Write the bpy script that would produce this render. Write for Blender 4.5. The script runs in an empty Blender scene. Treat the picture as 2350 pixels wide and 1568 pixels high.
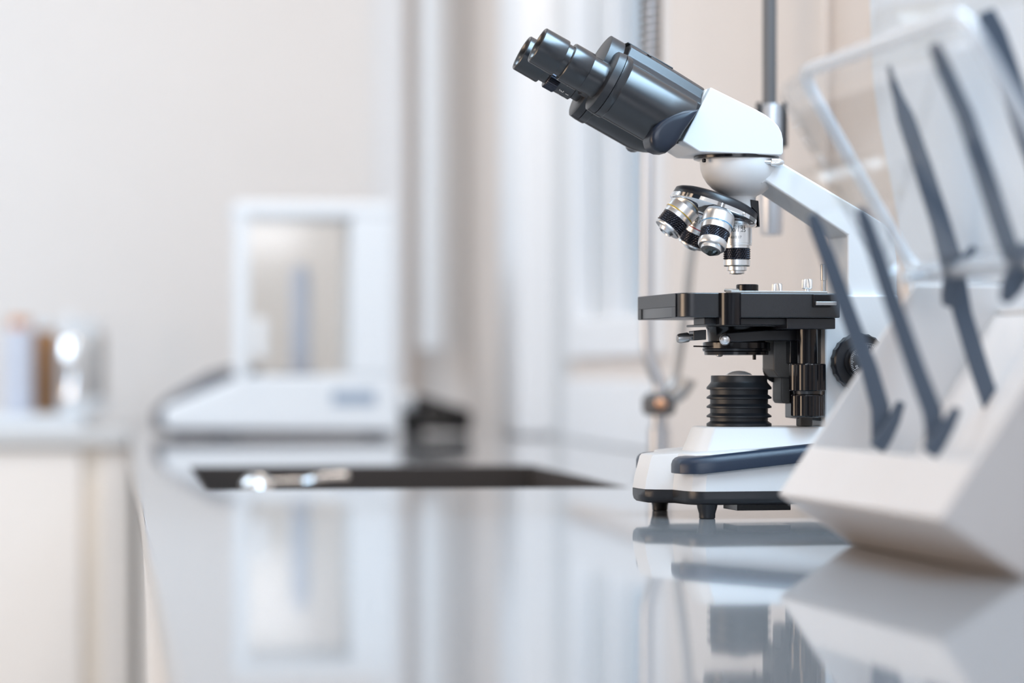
import bpy, bmesh, math, random
from mathutils import Vector, Matrix
random.seed(4)
SC = bpy.context.scene
COL = SC.collection

# ------------------------------------------------------------------ camera
F = 100.0 / 36.0 * 2350          # focal length in photo pixels
CX, HY, EYE = 1175.0, 850.0, 0.115   # centre column, horizon row, eye height above the worktop (worktop top is z = 0)
cam_data = bpy.data.cameras.new('camera')
cam_data.lens = 100
cam_data.sensor_width = 36
cam_data.shift_y = (HY - 784.0) / 2350
cam_data.clip_start = 0.05
cam_data.dof.use_dof = True
cam_data.dof.focus_distance = 2.235
cam_data.dof.aperture_fstop = 3.1
cam_data.dof.aperture_blades = 0
cam = bpy.data.objects.new('camera', cam_data)
cam.location = (0, 0, EYE)
cam.rotation_euler = (math.radians(90), 0, 0)
COL.objects.link(cam)
SC.camera = cam

# ------------------------------------------------------------------ light
SC.view_settings.view_transform = 'Standard'
SC.view_settings.look = 'None'
SC.view_settings.gamma = 1
SC.view_settings.use_curve_mapping = False
SC.view_settings.exposure = 0.32
SC.cycles.max_bounces = 10
SC.cycles.transparent_max_bounces = 24
SC.cycles.caustics_reflective = False
SC.cycles.caustics_refractive = False
SC.cycles.sample_clamp_indirect = 6.0
world = bpy.data.worlds.new('daylight')
SC.world = world
world.use_nodes = True
bg = world.node_tree.nodes['Background']
bg.inputs[0].default_value = (0.55, 0.76, 1.0, 1)
bg.inputs[1].default_value = 0.62


def area(name, loc, target, sx, sy, power, color):
    l = bpy.data.lights.new(name, 'AREA')
    l.shape = 'RECTANGLE'
    l.size, l.size_y, l.energy, l.color = sx, sy, power, color
    o = bpy.data.objects.new(name, l)
    o.location = loc
    o.rotation_euler = (Vector(target) - Vector(loc)).to_track_quat('-Z', 'Y').to_euler()
    COL.objects.link(o)
    return o


area('side_window', (0.487, 1.834, 0.87), (-0.206, 1.738, 0.80), 0.9, 0.55, 25, (0.51, 0.76, 1.0))
area('top_daylight', (0.30, 2.45, 1.70), (0.28, 2.3, 0.0), 0.8, 0.8, 14, (0.66, 0.84, 1.0))
area('front_daylight', (0.10, -0.9, 1.0), (0.28, 2.3, 0.1), 1.5, 0.9, 22, (0.88, 0.92, 1.0))
area('rear_fill', (-1.9, 3.9, 1.7), (-0.9, 6.0, 0.0), 1.8, 1.6, 49, (0.72, 0.86, 1.0))  # added cool fill that brightens the left of the back wall
area('corner_fill', (0.15, 4.6, 1.74), (0.1, 5.6, 0.0), 0.8, 0.8, 20, (1.0, 0.86, 0.74))  # added warm fill that brightens the far corner
area('warm_fill', (-2.2, 1.7, 0.25), (0.2, 2.3, 0.15), 1.2, 0.9, 16, (1.0, 0.74, 0.52))  # added fill in place of warm bounce from the left wall
sp = bpy.data.lights.new('downlight', 'POINT')
sp.energy, sp.color, sp.shadow_soft_size = 5, (1.0, 0.82, 0.62), 0.04
so = bpy.data.objects.new('downlight', sp)
so.location = (-0.4, 1.2, 1.5)
COL.objects.link(so)


# ------------------------------------------------------------------ materials
def mat(name, color, rough=0.5, metal=0.0, bump=0.0, bscale=900.0, coat=0.0, spec=0.5, var=0.0, vscale=6.0, stretch=None):
    m = bpy.data.materials.new(name)
    m.use_nodes = True
    nt = m.node_tree
    b = nt.nodes['Principled BSDF']
    b.inputs['Base Color'].default_value = (*color, 1)
    b.inputs['Roughness'].default_value = rough
    b.inputs['Metallic'].default_value = metal
    b.inputs['Coat Weight'].default_value = coat
    b.inputs['Specular IOR Level'].default_value = spec
    if bump or var:
        tc = nt.nodes.new('ShaderNodeTexCoord')
        src = tc.outputs['Object']
        if stretch:
            mp = nt.nodes.new('ShaderNodeMapping')
            mp.inputs['Scale'].default_value = stretch
            nt.links.new(src, mp.inputs['Vector'])
            src = mp.outputs['Vector']
    if bump:
        n = nt.nodes.new('ShaderNodeTexNoise')
        n.inputs['Scale'].default_value = bscale
        bp = nt.nodes.new('ShaderNodeBump')
        bp.inputs['Strength'].default_value = bump
        bp.inputs['Distance'].default_value = 0.0004
        nt.links.new(src, n.inputs['Vector'])
        nt.links.new(n.outputs['Fac'], bp.inputs['Height'])
        nt.links.new(bp.outputs['Normal'], b.inputs['Normal'])
    if var:
        n2 = nt.nodes.new('ShaderNodeTexNoise')
        n2.inputs['Scale'].default_value = vscale
        mx = nt.nodes.new('ShaderNodeMix')
        mx.data_type = 'RGBA'
        mx.inputs[6].default_value = (*[c * (1 - var) for c in color], 1)
        mx.inputs[7].default_value = (*[min(1, c * (1 + var)) for c in color], 1)
        nt.links.new(src, n2.inputs['Vector'])
        nt.links.new(n2.outputs['Fac'], mx.inputs[0])
        nt.links.new(mx.outputs[2], b.inputs['Base Color'])
    return m


def clear_mat(name, tint, edge=0.35):
    m = bpy.data.materials.new(name)
    m.use_nodes = True
    nt = m.node_tree
    nt.nodes.clear()
    out = nt.nodes.new('ShaderNodeOutputMaterial')
    tr = nt.nodes.new('ShaderNodeBsdfTransparent')
    tr.inputs[0].default_value = (*tint, 1)
    gl = nt.nodes.new('ShaderNodeBsdfGlossy')
    gl.inputs['Roughness'].default_value = 0.08
    lw = nt.nodes.new('ShaderNodeLayerWeight')
    lw.inputs[0].default_value = 0.5
    pw = nt.nodes.new('ShaderNodeMath'); pw.operation = 'POWER'; pw.inputs[1].default_value = 4.0
    ma = nt.nodes.new('ShaderNodeMath'); ma.operation = 'MULTIPLY_ADD'; ma.inputs[1].default_value = edge; ma.inputs[2].default_value = 0.03
    nt.links.new(lw.outputs['Facing'], pw.inputs[0])
    nt.links.new(pw.outputs[0], ma.inputs[0])
    mx = nt.nodes.new('ShaderNodeMixShader')
    nt.links.new(ma.outputs[0], mx.inputs[0])
    nt.links.new(tr.outputs[0], mx.inputs[1])
    nt.links.new(gl.outputs[0], mx.inputs[2])
    nt.links.new(mx.outputs[0], out.inputs[0])
    return m


def rim_mat(name):
    m = bpy.data.materials.new(name)
    m.use_nodes = True
    nt = m.node_tree
    b = nt.nodes['Principled BSDF']
    b.inputs['Base Color'].default_value = (0.86, 0.89, 0.93, 1)
    b.inputs['Roughness'].default_value = 0.12
    tr = nt.nodes.new('ShaderNodeBsdfTransparent')
    mx = nt.nodes.new('ShaderNodeMixShader')
    mx.inputs[0].default_value = 0.55
    nt.links.new(tr.outputs[0], mx.inputs[1])
    nt.links.new(b.outputs[0], mx.inputs[2])
    nt.links.new(mx.outputs[0], nt.nodes['Material Output'].inputs[0])
    return m


M = dict(
    worktop=mat('polished_grey_worktop', (0.345, 0.347, 0.358), 0.04, spec=0.5, var=0.03, vscale=3, bump=0.02, bscale=9, stretch=(0.3, 6, 1)),
    sinkm=mat('shaded_sink', (0.060, 0.050, 0.046), 0.6, spec=0.2, var=0.06),  # worktop resin with the basin's shade put into its colour
    cream=mat('cream_wall', (0.80, 0.72, 0.665), 0.8, var=0.02),
    backwall=mat('pale_back_wall', (0.84, 0.81, 0.79), 0.8, var=0.02),
    white=mat('white_wall', (0.86, 0.87, 0.89), 0.7, var=0.02),
    greyp=mat('pale_grey_paint', (0.66, 0.67, 0.68), 0.6, var=0.02),
    dusk=mat('dimmed_wall', (0.22, 0.21, 0.21), 0.8),  # unseen camera-side walls, shade put into the colour for dark reflections
    ceil=mat('white_ceiling', (0.85, 0.85, 0.85), 0.85),
    floorm=mat('warm_floor', (0.62, 0.57, 0.52), 0.5, var=0.1),
    cab=mat('cream_laminate', (0.88, 0.83, 0.79), 0.45, var=0.02),
    cab2=mat('beige_laminate', (0.88, 0.80, 0.71), 0.45, var=0.02),
    enamel=mat('white_enamel', (0.84, 0.85, 0.86), 0.32, bump=0.12, bscale=420),
    enamel2=mat('smooth_white_plastic', (0.83, 0.85, 0.87), 0.32),
    black=mat('black_plastic', (0.009, 0.010, 0.014), 0.36, spec=0.65, bump=0.10, bscale=1500),
    satin=mat('satin_black', (0.008, 0.009, 0.012), 0.27, spec=0.9),
    gloss=mat('gloss_black', (0.006, 0.006, 0.008), 0.16),
    rubber=mat('black_rubber', (0.012, 0.014, 0.018), 0.42),
    navy=mat('blue_black_rubber', (0.016, 0.030, 0.058), 0.34, bump=0.3, bscale=1800),
    sleeve=mat('satin_steel_sleeve', (0.62, 0.64, 0.68), 0.3, metal=0.6),
    icew=mat('ice_white_panel', (0.78, 0.86, 0.95), 0.35),
    navyb=mat('dark_navy_cap', (0.010, 0.016, 0.030), 0.34),
    grip=mat('black_grip', (0.050, 0.052, 0.064), 0.30, metal=1.0),
    collarm=mat('grey_steel_collar', (0.42, 0.41, 0.40), 0.34, metal=1.0),
    silver=mat('brushed_silver', (0.86, 0.86, 0.86), 0.33, metal=1.0),
    dull=mat('dull_steel', (0.50, 0.50, 0.50), 0.38, metal=1.0),
    chrome=mat('chrome', (0.86, 0.87, 0.88), 0.07, metal=1.0),
    brk=mat('cast_grey_metal', (0.10, 0.095, 0.09), 0.5, bump=0.5, bscale=1400),
    yellow=mat('yellow_band', (0.75, 0.48, 0.03), 0.4),
    red=mat('red_band', (0.55, 0.03, 0.05), 0.4),
    blue=mat('blue_band', (0.02, 0.25, 0.50), 0.4),
    ink=mat('dark_ink', (0.03, 0.05, 0.05), 0.5),
    wink=mat('white_ink', (0.75, 0.75, 0.75), 0.5),
    lens=mat('coated_lens', (0.02, 0.03, 0.03), 0.03, coat=1.0),
    frost=mat('frosted_lens', (0.55, 0.56, 0.58), 0.12, coat=1.0),
    holder=mat('cream_plastic', (0.73, 0.69, 0.67), 0.42, var=0.01),
    temple=mat('slate_grey_plastic', (0.075, 0.10, 0.14), 0.40),
    bw=mat('balance_white', (0.82, 0.86, 0.90), 0.4),
    bgrey=mat('balance_label_grey', (0.36, 0.44, 0.55), 0.5),
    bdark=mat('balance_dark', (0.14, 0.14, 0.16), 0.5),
    btower=mat('balance_blue_grey', (0.58, 0.62, 0.72), 0.4),
    poled=mat('dark_grey_rod', (0.13, 0.13, 0.135), 0.45),
    cable=mat('black_cable', (0.02, 0.018, 0.018), 0.4),
    amber=mat('amber_jar', (0.42, 0.20, 0.06), 0.3, var=0.15, vscale=30),
    tan=mat('tan_hose', (0.46, 0.38, 0.32), 0.4),
    copper=mat('copper', (0.75, 0.42, 0.26), 0.25, metal=1.0),
    clear=clear_mat('clear_acrylic', (0.975, 0.978, 0.98), 0.32),
    rimc=rim_mat('milky_acrylic_edge'),
    pane=clear_mat('clear_pane', (0.985, 0.98, 0.97), 0.10),
)


# ------------------------------------------------------------------ geometry helpers
class Frame:
    """A local frame standing on the worktop: origin (x, y), x axis turned by yaw."""
    def __init__(s, x, y, yaw):
        s.o = (x, y); s.yaw = yaw
        s.ax = (math.cos(yaw), math.sin(yaw)); s.ay = (-math.sin(yaw), math.cos(yaw))

    def at(s, px, py, ly):
        dx, dz = (px - CX) / F, (HY - py) / F
        t = (ly + s.o[0] * s.ay[0] + s.o[1] * s.ay[1]) / (dx * s.ay[0] + s.ay[1])
        wx, wy = dx * t - s.o[0], t - s.o[1]
        return (wx * s.ax[0] + wy * s.ax[1], EYE + dz * t)

    def pts(s, L, ly):
        return [s.at(a, b, ly) for a, b in L]


RY = math.atan(900.0 / F)
RC, RS = math.cos(RY), math.sin(RY)


def room(p):
    u, v, z = p
    return (RC * u - RS * v, RS * u + RC * v, z)


def room_inv(x, y):
    return (RC * x + RS * y, -RS * x + RC * y)


class G:
    def __init__(s, xf=None):
        s.v, s.f, s.xf = [], [], xf

    def add(s, verts, faces):
        n = len(s.v)
        s.v += [s.xf(p) if s.xf else tuple(p) for p in verts]
        s.f += [[i + n for i in f] for f in faces]
        return s

    def box(s, x0, x1, y0, y1, z0, z1):
        V = [(x, y, z) for z in (z0, z1) for x, y in ((x0, y0), (x1, y0), (x1, y1), (x0, y1))]
        return s.add(V, [[3, 2, 1, 0], [4, 5, 6, 7], [0, 1, 5, 4], [1, 2, 6, 5], [2, 3, 7, 6], [3, 0, 4, 7]])

    def loft(s, rings, cap=True, closed=True):
        n = len(rings[0])
        V = [p for r in rings for p in r]
        Fc = []
        for k in range(len(rings) - 1):
            for i in range(n if closed else n - 1):
                j = (i + 1) % n
                Fc.append([k * n + i, k * n + j, (k + 1) * n + j, (k + 1) * n + i])
        if cap:
            Fc.append(list(range(n))[::-1])
            Fc.append([(len(rings) - 1) * n + i for i in range(n)])
        return s.add(V, Fc)

    def prism(s, xz, y0, y1):
        return s.loft([[(x, y0, z) for x, z in xz], [(x, y1, z) for x, z in xz]])

    def plan(s, xy, z0, z1):
        return s.loft([[(x, y, z0) for x, y in xy], [(x, y, z1) for x, y in xy]])

    def lathe(s, prof, o, axis=(0, 0, 1), seg=48, up=None):
        """prof: (t, r) pairs, or (t, r, depth) for a ribbed ring."""
        a = Vector(axis).normalized()
        h = Vector(up) if up else (Vector((0, 1, 0)) if abs(a.y) < 0.9 else Vector((0, 0, 1)))
        e1 = (h - a * h.dot(a)).normalized()
        e2 = a.cross(e1)
        O = Vector(o)
        rings = []
        for k, p in enumerate(prof):
            d = p[2] if len(p) > 2 else 0
            ph = p[3] if len(p) > 3 else 0
            R = []
            for i in range(seg):
                an = 2 * math.pi * i / seg
                r = p[1] - (d if (i + ph) % 2 else 0)
                R.append(tuple(O + a * p[0] + (e1 * math.cos(an) + e2 * math.sin(an)) * r))
            rings.append(R)
        return s.loft(rings)

    def sphere(s, o, r, seg=20, sc=(1, 1, 1)):
        rings = []
        for k in range(1, seg // 2):
            th = math.pi * k / (seg // 2)
            rings.append([(o[0] + sc[0] * r * math.sin(th) * math.cos(2 * math.pi * i / seg), o[1] + sc[1] * r * math.sin(th) * math.sin(2 * math.pi * i / seg), o[2] - sc[2] * r * math.cos(th)) for i in range(seg)])
        return s.loft(rings)

    def tube(s, pts, r, seg=14, sub=6):
        P = [Vector(p) for p in pts]
        if sub > 1 and len(P) > 2:
            Q = []
            for i in range(len(P) - 1):
                p0, p1, p2, p3 = P[max(i - 1, 0)], P[i], P[i + 1], P[min(i + 2, len(P) - 1)]
                for k in range(sub):
                    t = k / sub
                    Q.append(0.5 * ((2 * p1) + (p2 - p0) * t + (2 * p0 - 5 * p1 + 4 * p2 - p3) * t * t + (3 * p1 - p0 - 3 * p2 + p3) * t ** 3))
            Q.append(P[-1]); P = Q
        rings = []
        prev = None
        for i, p in enumerate(P):
            d = (P[min(i + 1, len(P) - 1)] - P[max(i - 1, 0)]).normalized()
            if prev is None:
                prev = Vector((0, 0, 1)) if abs(d.z) < 0.9 else Vector((1, 0, 0))
            e1 = (prev - d * prev.dot(d)).normalized()
            prev = e1
            e2 = d.cross(e1)
            rr = r[min(int(i / max(1, len(P) - 1) * (len(r) - 1) + 0.5), len(r) - 1)] if isinstance(r, (list, tuple)) else r
            rings.append([tuple(p + (e1 * math.cos(2 * math.pi * k / seg) + e2 * math.sin(2 * math.pi * k / seg)) * rr) for k in range(seg)])
        return s.loft(rings)

    def ribbon(s, line, widths, y0, y1):
        """a flat bar following a line of (x, z) points, given width at each point, thick from y0 to y1"""
        L, Rr = [], []
        n = len(line)
        for i, (x, z) in enumerate(line):
            a = line[max(i - 1, 0)]; b = line[min(i + 1, n - 1)]
            dx, dz = b[0] - a[0], b[1] - a[1]
            l = math.hypot(dx, dz)
            nx, nz = -dz / l, dx / l
            w = widths[i] / 2
            L.append((x + nx * w, z + nz * w)); Rr.append((x - nx * w, z - nz * w))
        rings = [[(L[i][0], y0, L[i][1]), (Rr[i][0], y0, Rr[i][1]), (Rr[i][0], y1, Rr[i][1]), (L[i][0], y1, L[i][1])] for i in range(n)]
        return s.loft(rings)

    def obj(s, name, m, parent=None, bevel=0.0, seg=3, sharp=35, label=None):
        me = bpy.data.meshes.new(name)
        me.from_pydata(s.v, [], s.f)
        bm = bmesh.new(); bm.from_mesh(me)
        bmesh.ops.recalc_face_normals(bm, faces=bm.faces)
        bm.to_mesh(me); bm.free()
        me.polygons.foreach_set('use_smooth', [True] * len(me.polygons))
        me.set_sharp_from_angle(angle=math.radians(sharp))
        me.materials.append(M[m])
        o = bpy.data.objects.new(name, me)
        COL.objects.link(o)
        if parent: o.parent = parent
        if bevel:
            b = o.modifiers.new('bevel', 'BEVEL')
            b.width = bevel; b.segments = seg; b.limit_method = 'ANGLE'; b.angle_limit = math.radians(28)
            b.harden_normals = True
        if label: o['label'] = label
        return o


def tag(o, label, cat, group=None):
    o['label'] = label; o['category'] = cat
    if group: o['group'] = group
    return o


def thing(name, label, cat, loc=(0, 0, 0), yaw=0.0, group=None):
    o = bpy.data.objects.new(name, None)
    o.empty_display_size = 0.02
    o.location = loc; o.rotation_euler = (0, 0, yaw)
    COL.objects.link(o)
    return tag(o, label, cat, group)


def struct(g, name, m, **k):
    o = g.obj(name, m, **k); o['kind'] = 'structure'
    return o


def text_geo(s, size, align='CENTER'):
    cu = bpy.data.curves.new('lettering', 'FONT')
    cu.body = s; cu.size = size; cu.extrude = size * 0.02; cu.align_x = align; cu.align_y = 'CENTER'
    cu.resolution_u = 3
    o = bpy.data.objects.new('lettering', cu)
    COL.objects.link(o)
    bpy.context.view_layer.update()
    me = bpy.data.meshes.new_from_object(o.evaluated_get(bpy.context.evaluated_depsgraph_get()))
    V = [tuple(v.co) for v in me.vertices]; Fc = [list(p.vertices) for p in me.polygons]
    bpy.data.objects.remove(o); bpy.data.curves.remove(cu); bpy.data.meshes.remove(me)
    return V, Fc


def wrap_text(s, size, o, axis, facing, r, t0, turn=0.0, rot=0.0):
    """lettering wrapped round a barrel; reads upright with the axis pointing down"""
    V, Fc = text_geo(s, size)
    a = Vector(axis).normalized()
    f = Vector(facing); f = (f - a * f.dot(a)).normalized()
    right = (-a).cross(-f)  # to the right when looking at the face
    right = f.cross(a) if False else (-a).cross(f)
    out = []
    c, sn = math.cos(rot), math.sin(rot)
    for x, y, z in V:
        x, y = x * c - y * sn, x * sn + y * c
        an = x / r + turn
        d = f * math.cos(an) + right * math.sin(an)
        out.append(tuple(Vector(o) + a * (t0 - y) + d * (r + 0.00003 + z)))
    return out, Fc


# ------------------------------------------------------------------ room
struct(G(room).box(-3.2, 0.75, 6.2, 6.3, -0.9, 1.8), 'wall_back', 'backwall')
struct(G(room).box(-3.3, -3.2, -1.6, 6.3, -0.9, 1.8), 'wall_left', 'cream')
# right wall with a window opening between v 3.98 and 4.62
WV0, WV1, WZ0, WZ1 = 3.90, 4.64, 0.165, 1.45
g = G(room)
g.box(0.75, 0.85, 1.7, WV0, -0.9, 1.8).box(0.75, 0.85, WV1, 6.3, -0.9, 1.8).box(0.75, 0.85, WV0, WV1, -0.9, WZ0).box(0.75, 0.85, WV0, WV1, WZ1, 1.8)
struct(g, 'wall_right', 'cream')
struct(G(room).box(0.75, 0.85, -1.6, 1.7, -0.9, 1.8), 'wall_near', 'dusk')  # near end of the right wall, coloured dark so black parts reflect it
struct(G(room).box(-3.3, 0.85, -1.7, -1.6, -0.9, 1.8), 'wall_front', 'dusk')
struct(G(room).box(-3.3, 0.85, -1.6, 6.3, -1.0, -0.9), 'floor', 'floorm')
struct(G(room).box(-3.3, 0.85, -1.6, 6.3, 1.8, 1.9), 'ceiling', 'ceil')
w = G(room)
w.box(0.735, 0.79, WV0 - 0.03, WV1 + 0.03, WZ0 - 0.03, WZ0 + 0.03).box(0.735, 0.79, WV1 - 0.05, WV1 + 0.03, WZ0 + 0.03, WZ1)
w.box(0.735, 0.79, WV0 - 0.03, WV0 + 0.04, WZ0 + 0.03, WZ1).box(0.735, 0.79, WV0 - 0.03, WV1 + 0.03, WZ1, WZ1 + 0.05)
win = struct(w, 'window_1', 'white', bevel=0.004)
ws = G(room).box(0.745, 0.78, 4.26, 4.32, WZ0 + 0.03, WZ1).obj('mullion', 'white', win, bevel=0.003)
G(room).box(0.765, 0.769, WV0 + 0.04, WV1 - 0.05, WZ0 + 0.03, WZ1).obj('pane', 'pane', win)
# white pillar and trims
struct(G(room).box(0.685, 0.75, 4.86, 5.14, 0.0, 1.8), 'trim_1', 'white', bevel=0.01)      # vertical white casing on the right wall
struct(G(room).box(0.742, 0.75, 4.70, 4.86, 0.0, 1.8), 'wall_shade_strip', 'greyp')  # grey strip painting the shaded stretch of the right wall
struct(G(room).box(0.735, 0.75, 3.86, 4.70, 0.0, 0.10), 'trim_3', 'white', bevel=0.004)


def wall_u(px, v=6.2):
    k = (px - CX) / F
    return v * (RS + k * RC) / (RC - k * RS)


def col(px0, px1, vf):
    a, b = wall_u(px0, vf), wall_u(px1, vf)
    return a, b


a, b = col(868, 936, 6.14)
struct(G(room).box(a, b, 6.14, 6.2, -0.9, 1.8), 'trim_4', 'white', bevel=0.01)
a, b = col(936, 962, 6.185)
struct(G(room).box(a, b, 6.185, 6.2, -0.9, 1.8), 'trim_5', 'cream')

# hanging white tube in front of the back wall
Fb = Frame(*room((0, 6.08, 0))[:2], RY)
cu_ = sum(col(962, 1026, 6.08)) / 2
r_ = (col(962, 1026, 6.08)[1] - col(962, 1026, 6.08)[0]) / 2
x_, y_, _ = room((cu_, 6.08, 0))
z_end = EYE + (HY - 805) / F * y_
t = thing('hanging_duct', 'white round tube hanging down the back wall beside the balance', 'tube', (x_, y_, z_end))
G().lathe([(0.03, r_ * 0.98), (1.8 - z_end, r_ * 0.98)], (0, 0, 0)).obj('tube', 'bw', t)
G().lathe([(0.0, r_ * 0.8), (0.004, r_), (0.035, r_), (0.036, r_ * 0.97)], (0, 0, 0)).obj('end_cap', 'bw', t)

# ------------------------------------------------------------------ worktop with sink cut-out, cabinets
SU0, SU1, SV0, SV1 = 0.083, 0.497, 2.745, 3.43
UL, UR, VN, VF = 0.018, 0.749, 0.3, 6.199
TH = 0.03
us, vs = [UL, SU0, SU1, UR], [VN, SV0, SV1, VF]
g = G(room)
V = [(u, v, z) for z in (0.0, -TH) for v in vs for u in us]
Fc = []
for j in range(3):
    for i in range(3):
        if i == 1 and j == 1: continue
        q = [j * 4 + i, j * 4 + i + 1, (j + 1) * 4 + i + 1, (j + 1) * 4 + i]
        Fc += [q, [k + 16 for k in q[::-1]]]
def edge(a, b): Fc.append([a, b, b + 16, a + 16])
for i in range(3): edge(i, i + 1); edge(12 + i, 13 + i)
for j in range(3): edge(j * 4, (j + 1) * 4); edge(j * 4 + 3, (j + 1) * 4 + 3)
edge(5, 6); edge(9, 10); edge(5, 9); edge(6, 10)
g.add(V, Fc)
wt = g.obj('worktop', 'worktop', bevel=0.0025)
tag(wt, 'long polished grey worktop reflecting the microscope, with a sink cut into it', 'worktop')
# sink basin
d0 = -0.046
sk = thing('sink', 'dark rectangular sink basin sunk in the worktop in front of the balance', 'sink', room((0.29, 3.1, d0)), RY)
def sx(p): return (p[0] - 0.29, p[1] - 3.1, p[2] - d0)
g = G(sx)
g.box(SU0 - 0.006, SU1 + 0.006, SV0 - 0.006, SV1 + 0.006, d0 - 0.004, d0)
for (a0, a1, b0, b1) in ((SU0 + 0.0003, SU0 + 0.002, SV0 + 0.0003, SV1 - 0.0003), (SU1 - 0.002, SU1 - 0.0003, SV0 + 0.0003, SV1 - 0.0003), (SU0 + 0.002, SU1 - 0.002, SV0 + 0.0003, SV0 + 0.002), (SU0 + 0.002, SU1 - 0.002, SV1 - 0.002, SV1 - 0.0003)):
    g.box(a0, a1, b0, b1, d0, -0.0008)
g.obj('basin', 'sinkm', sk)
G().lathe([(0.0, 0.03), (0.002, 0.028), (0.0021, 0.012), (0.0005, 0.010)], (0, 0, 0.0002)).obj('drain', 'dull', sk)
# ladle in the sink
p = [((px - CX) / F * Y, Y) for px, Y in ((590, 3.30), (700, 3.32), (792, 3.34))]
fz = lambda py, Y: EYE + (HY - py) / F * Y
lt = thing('ladle', 'shiny metal ladle lying in the sink near its far wall', 'ladle', (p[0][0], p[0][1], d0))
ox, oy = p[0]
g = G()
rb = 0.021
rings = []
for k in range(1, 12):
    th = math.pi * k / 12
    rings.append([(rb * math.sin(th) * math.cos(a_), rb * math.sin(th) * math.sin(a_), 0.021 - 0.0205 * math.cos(th)) for a_ in [2 * math.pi * i / 24 for i in range(24)]])
g.loft(rings).obj('bowl', 'chrome', lt)
G().tube([(0.012, 0, 0.031), (p[1][0] - ox, 0.02, fz(1106, 3.32) - d0), (p[1][0] - ox + 0.02, 0.03, fz(1100, 3.33) - d0), (p[2][0] - ox, 0.05, fz(1098, 3.34) - d0)], [0.0035, 0.004, 0.006, 0.007, 0.007]).obj('handle', 'chrome', lt)

# base cabinet under the worktop
bc = thing('base_cabinet', 'cream base cabinet carrying the long grey worktop', 'cabinet', room((0.4, 2.0, -0.9)), RY)
def bx_(p): return (p[0] - 0.4, p[1] - 2.0, p[2] + 0.9)
G(bx_).box(0.06, 0.745, 0.35, 5.49, -0.9, -0.06).obj('body', 'cab', bc, bevel=0.002)
for k in range(8):
    G(bx_).box(0.04, 0.0595, 0.36 + k * 0.64, 0.36 + k * 0.64 + 0.63, -0.86, -0.065).obj('door', 'cab', bc, bevel=0.002)

# bench along the back wall, left
lb = thing('corner_cabinet', 'cream cabinet against the back wall under the jars', 'cabinet', room((-1.0, 5.9, -0.9)), RY)
def cx_(p): return (p[0] + 1.0, p[1] - 5.9, p[2] + 0.9)
G(cx_).box(-2.4, 0.012, 5.56, 6.195, -0.9, -0.031).obj('body', 'cab2', lb, bevel=0.002)
u1 = wall_u(188, 5.54)
uu = u1
for k in range(4):
    G(cx_).box(uu - 0.60, uu, 5.54, 5.5595, -0.86, -0.036).obj('door', 'cab', lb, bevel=0.002)
    uu -= 0.606
u2, u3 = wall_u(232, 5.54), wall_u(268, 5.54)
G(cx_).box(u2, u3 + 0.03, 5.546, 5.5595, -0.86, -0.036).obj('filler_strip', 'cab', lb, bevel=0.002)
bt = G(room).box(-2.4, 0.0175, 5.52, 6.198, -0.03, 0.0).obj('side_worktop', 'greyp', bevel=0.004)
tag(bt, 'pale grey worktop against the back wall carrying the jars', 'worktop')

# jars on a tray, far left
tr_ = G(room).plan([(-1.10, 5.62), (-0.07, 5.62), (-0.06, 5.72), (-0.09, 6.0), (-1.10, 6.0)], 0.0005, 0.028).obj('tray', 'bw', bevel=0.006)
tag(tr_, 'low white tray under the jars at the far left', 'tray')


def jar(name, label, px, v, h, r, mm, lid, cat='jar', ball=False):
    x, y, _ = room((wall_u(px, v), v, 0))
    t = thing(name, label, cat, (x, y, 0.0285), 0, 'jars on the white tray')
    G().lathe([(0, r * 0.9), (0.004, r), (h * 0.82, r), (h * 0.9, r * 0.8)], (0, 0, 0)).obj('body', mm, t)
    G().lathe([(h * 0.9, r * 0.82), (h, r * 0.82), (h + 0.002, r * 0.7)], (0, 0, 0)).obj('lid', lid, t)
    if ball:
        G().sphere((0, 0, h + r * 0.6), r * 0.6).obj('knob', lid, t)
    return t


jar('jar', 'white-lidded bluish jar on the tray, leftmost of the jars', 45, 5.76, 0.19, 0.030, 'btower', 'copper')
jar('jar', 'amber brown jar standing on the white tray', 98, 5.84, 0.185, 0.030, 'amber', 'bw')
jar('jar', 'clear silver jar with a round white stopper, right of the amber jar', 162, 5.76, 0.165, 0.030, 'chrome', 'bw', ball=True)
jar('jar', 'dark steel jar at the right end of the white tray', 208, 5.86, 0.185, 0.030, 'dull', 'bw')
x, y, _ = room((wall_u(195, 5.68), 5.68, 0))
ds = G().lathe([(0, 0.03), (0.004, 0.04), (0.03, 0.052), (0.031, 0.049), (0.008, 0.03)], (x, y, 0.0285)).obj('dish', 'bw')
tag(ds, 'small white dish in front of the jars on the tray', 'dish')

# ------------------------------------------------------------------ analytical balance
BX, BY = (640 - CX) / F * 4.80, 4.80
FB = Frame(BX, BY, RY)
bal = thing('analytical_balance', 'white analytical balance with a glass draft shield on the far end of the worktop', 'laboratory balance', (BX, BY, 0), RY)
q = FB.pts([(382, 984), (376, 965), (382, 937), (440, 915), (529, 878), (560, 862), (900, 862), (912, 885), (917, 975), (905, 990)], 0)
g = G().prism(q, 0.0, 0.20).obj('base', 'bw', bal, bevel=0.006)
q = FB.pts([(352, 990), (350, 945), (385, 912), (480, 855), (530, 842), (600, 842), (600, 990)], 0.20)
G().prism(q, 0.2005, 0.25).obj('rear_housing', 'bdark', bal, bevel=0.006)
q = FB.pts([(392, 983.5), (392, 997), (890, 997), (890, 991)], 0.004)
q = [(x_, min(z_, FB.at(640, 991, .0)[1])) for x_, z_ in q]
G().box(q[0][0], q[2][0], .006, .194, FB.at(640, 1000, 0)[1], FB.at(640, 987, 0)[1]).obj('underside_shade', 'bdark', bal)  # dark box standing in for the shadow band below the base
xa, zt = FB.at(538, 462, 0); xb, zb = FB.at(905, 862, 0)
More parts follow.
